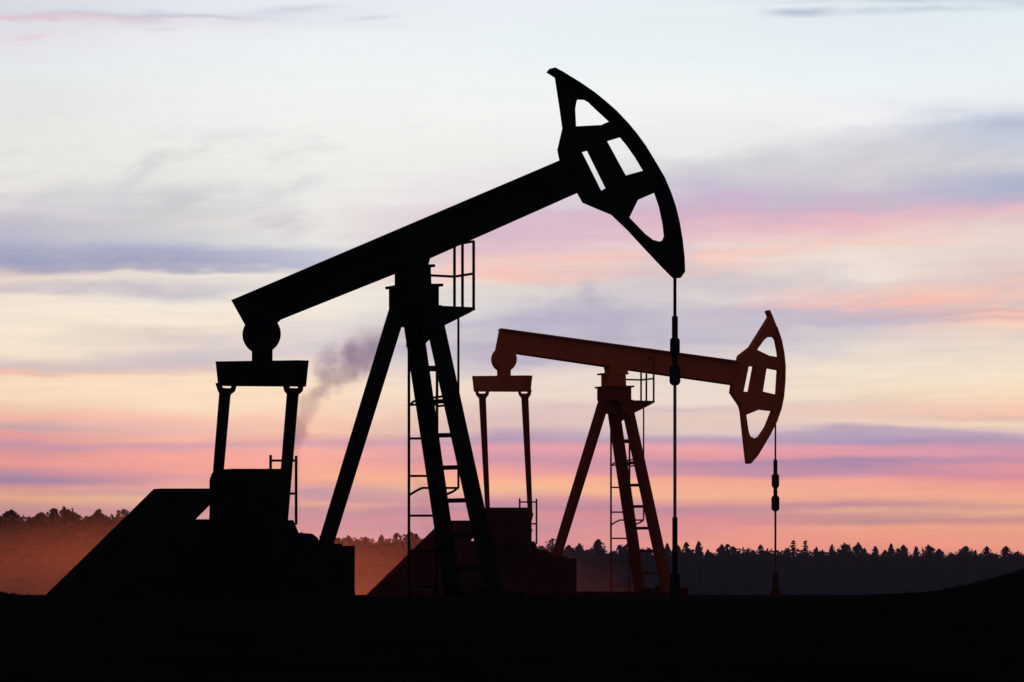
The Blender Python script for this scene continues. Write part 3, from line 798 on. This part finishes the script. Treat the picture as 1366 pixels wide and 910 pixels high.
def interp(tab, v):
    for (a, ca), (b_, cb) in zip(tab[:-1], tab[1:]):
        if a <= v <= b_:
            t = (v - a) / (b_ - a); return tuple(x + (y - x) * t for x, y in zip(ca, cb))
    return tab[-1][1]
def ramp2(tab):
    outs = []
    for (lo, sock) in ((0, tu), (VS, tl)):
        st_ = [(v, c) for v, c in tab if lo < v < lo + 400] 
        st_ = [(lo, interp(tab, lo))] + st_
        if lo == 0: st_.append((VS, interp(tab, VS)))
        r = N.new('ShaderNodeValToRGB'); cr = r.color_ramp
        while len(cr.elements) < len(st_): cr.elements.new(0.5)
        for e, (v, c) in zip(cr.elements, st_): e.position = (v - lo) / 400.0; e.color = (*lin(c), 1)
        Lk.new(sock, r.inputs['Fac']); outs.append(r.outputs['Color'])
    return wmix(isl, outs[0], outs[1])
keys = sorted(COLS)
Uw = wm('ADD', U, wm('MULTIPLY_ADD', n2, 120, -60))
c = ramp2(COLS[keys[0]])
for a, b_ in zip(keys[:-1], keys[1:]):
    c = wmix(wrange(Uw, a, b_, smooth=False), c, ramp2(COLS[b_]))
def band(c, u0, u1, fu, y0, y1, hu, hd, color, op, v=Vf, tex=None):
    """a streak of cloud: from azimuth u0 (height y0) to u1 (y1), soft above hu and below hd"""
    k = (y1 - y0) / (u1 - u0)
    t = wm('SUBTRACT', wm('MULTIPLY_ADD', U, -k, v), y0 - k * u0)
    m_ = wm('MINIMUM', wrange(t, -hu, 0), wrange(t, hd, 0))
    mu = wm('MINIMUM', wrange(U, u0 - fu, u0 + fu), wrange(U, u1 + fu, u1 - fu))
    f_ = wm('MULTIPLY', wm('MULTIPLY', m_, mu), op)
    if tex is not None: f_ = wm('MULTIPLY', f_, wrange(tex, .35, .6, .25, 1.0))
    return wmix(f_, c, lin(color))
c = band(c, 330, 440, 50, 22, 16, 9, 10, (203, 209, 224), .75, tex=n2)
c = band(c, 470, 520, 30, 32, 30, 5, 5, (208, 214, 226), .8)
c = band(c, 195, 235, 15, 49, 48, 5, 5, (214, 214, 224), .6)
c = band(c, 30, 70, 12, 64, 60, 5, 5, (232, 205, 213), .6)
c = band(c, 160, 215, 20, 262, 222, 22, 16, (205, 208, 216), .6, Vw, n2)
c = band(c, 80, 200, 40, 290, 240, 26, 18, (216, 216, 222), .55, Vw, n2)
c = band(c, 290, 350, 40, 285, 268, 20, 16, (216, 216, 218), .5, Vw, n2)
Vs = wm('ADD', V, wm('MULTIPLY_ADD', n2, 14, -7))
c = band(c, 1030, 1105, 30, 24, 25, 8, 9, (186, 197, 212), 1.0, v=Vs)
c = band(c, 1120, 1400, 60, 27, 20, 7, 9, (202, 212, 224), .9, v=Vs, tex=n2)
c = band(c, 1170, 1400, 40, 14, 14, 5, 6, (196, 207, 221), .8, v=Vs, tex=n2)
c = band(c, 1225, 1290, 20, 159, 157, 3, 4, (215, 219, 228), .7)
c = band(c, 800, 1020, 90, 300, 290, 20, 10, (224, 184, 202), .35, Vw)
c = band(c, 700, 1050, 90, 348, 336, 6, 9, (250, 196, 188), .6)
c = band(c, 860, 1100, 80, 352, 332, 6, 8, (249, 206, 196), .6)
c = band(c, 700, 860, 70, 440, 405, 34, 30, (182, 179, 202), .6, Vw, n2)
c = band(c, 690, 800, 50, 478, 462, 18, 18, (176, 172, 196), .5, Vw, n2)
c = band(c, 1000, 1180, 60, 584, 574, 7, 22, (178, 160, 186), .7)
c = band(c, 1180, 1380, 60, 574, 586, 7, 14, (180, 160, 186), .6)
c = band(c, 1180, 1330, 40, 402, 397, 6, 6, (252, 190, 178), .5, tex=n2)
c = band(c, -20, 120, 50, 638, 644, 9, 9, (150, 128, 166), .6)
# torn wisps drifting up to the right
shear = wm('MULTIPLY_ADD', U, 0.2, V)
n4 = wnoise(1/150, 1/46, 12.9, 7, 0.62, shear); n5 = wnoise(1/420, 1/120, 21.3, 3, 0.5, shear)
wis = wm('MULTIPLY', wrange(n4, 0.46, 0.72), wrange(n5, 0.40, 0.58))
reg = wm('MINIMUM', wrange(V, 130, 250), wrange(V, 520, 430))
c = wmix(wm('MULTIPLY', wm('MULTIPLY', wis, reg), 0.62), c, lin((194, 192, 205)))
lit_ = wm('MULTIPLY', wm('MULTIPLY', wrange(n4, 0.46, 0.26), wrange(n5, 0.62, 0.44)), wm('MINIMUM', wrange(V, 200, 300), wrange(V, 520, 430)))
c = wmix(wm('MULTIPLY', lit_, 0.22), c, lin((242, 231, 222)))
c = band(c, 440, 640, 60, 478, 452, 30, 22, (186, 181, 200), .6, Vw, n2)
# billowing grey-mauve puffs (the drifting smoke pall and ragged cloud edges)
n6 = wnoise(1/62, 1/54, 33.0, 6, 0.58); n7 = wnoise(1/120, 1/40, 45.0, 6, 0.6, shear)
def puff(c, u, v, ru, rv, color, op, nz):
    du = wm('MULTIPLY_ADD', U, 1 / ru, -u / ru); dv = wm('MULTIPLY_ADD', V, 1 / rv, -v / rv)
    r2 = wm('ADD', wm('MULTIPLY', du, du), wm('MULTIPLY', dv, dv))
    q = wm('ADD', wm('SUBTRACT', 0.75, r2), wm('MULTIPLY_ADD', nz, 3.2, -1.6))
    return wmix(wm('MULTIPLY', wrange(q, 0.0, 1.1), op), c, lin(color))
c = puff(c, 790, 425, 150, 62, (172, 169, 193), .62, n6)
c = puff(c, 690, 470, 90, 34, (172, 168, 192), .5, n6)
c = puff(c, 880, 352, 80, 50, (208, 196, 205), .5, n6)
c = puff(c, 110, 272, 150, 44, (202, 202, 213), .5, n7)
c = puff(c, 1010, 225, 170, 34, (208, 207, 216), .5, n7)
c = puff(c, 1300, 200, 150, 40, (190, 197, 215), .45, n7)
# fine streaks of light and dark through the layers
st0 = wrange(n3, 0.3, 0.7, -0.05, 0.05, smooth=False)
st = wm('MULTIPLY_ADD', st0, wrange(V, 120, 520, 0.2, 1.0), 1.0)
cmb = N.new('ShaderNodeCombineColor'); Lk.new(st, cmb.inputs[0]); Lk.new(st, cmb.inputs[1]); Lk.new(wm('MULTIPLY_ADD', st, 0.7, 0.3), cmb.inputs[2])
c = wmix(1.0, c, cmb.outputs[0], 'MULTIPLY')
# away from the sunset the dusk sky is dim and bluish
gain = N.new('ShaderNodeVectorMath'); gain.operation = 'SCALE'; Lk.new(c, gain.inputs[0]); Lk.new(wrange(V, 250, 760, 1.035, 1.215), gain.inputs[3]); c = wmix(1.0, gain.outputs[0], (1.0, 1.015, 1.028), 'MULTIPLY')
k1 = wrange(wm('ABSOLUTE', wm('SUBTRACT', U, CX)), 900, 3400, 1, 0); k2 = wrange(V, -150, -1500, 1, 0)
BACK = (0.094, 0.094, 0.122)
c = wmix(wm('MULTIPLY', k1, k2), BACK, c)
bgc = N.new('ShaderNodeBackground'); Lk.new(c, bgc.inputs[0]); bgc.inputs[1].default_value = 1.0
sky = N.new('ShaderNodeTexSky'); sky.sky_type = 'NISHITA'; sky.sun_disc = False
sky.sun_elevation = SUN_EL; sky.sun_rotation = SUN_AZ
bgn = N.new('ShaderNodeBackground'); Lk.new(sky.outputs[0], bgn.inputs[0]); bgn.inputs[1].default_value = 0.05
mx = N.new('ShaderNodeMixShader'); mx.inputs[0].default_value = 0.96       # cloud cover over the clear sky
Lk.new(bgn.outputs[0], mx.inputs[1]); Lk.new(bgc.outputs[0], mx.inputs[2])
wo = N.new('ShaderNodeOutputWorld'); Lk.new(mx.outputs[0], wo.inputs['Surface'])

sl = bpy.data.lights.new('sun', 'SUN'); so = bpy.data.objects.new('sun', sl); COL.objects.link(so)
sl.energy = 0.8; sl.angle = R(0.5); sl.color = (1.0, 0.17, 0.035)
sd = Vector((math.sin(SUN_AZ) * math.cos(SUN_EL), math.cos(SUN_AZ) * math.cos(SUN_EL), math.sin(SUN_EL)))
so.rotation_euler = (-sd).to_track_quat('-Z', 'Y').to_euler(); so.location = (-20, 100, 60)

# ------------------------------------------------------------------ render settings
vs = scene.view_settings
scene.display_settings.display_device = 'sRGB'
vs.view_transform = 'Standard'; vs.look = 'None'; vs.exposure = 0; vs.gamma = 1; vs.use_curve_mapping = False
scene.cycles.max_bounces = 4; scene.cycles.volume_bounces = 0; scene.cycles.diffuse_bounces = 2
scene.cycles.use_denoising = True
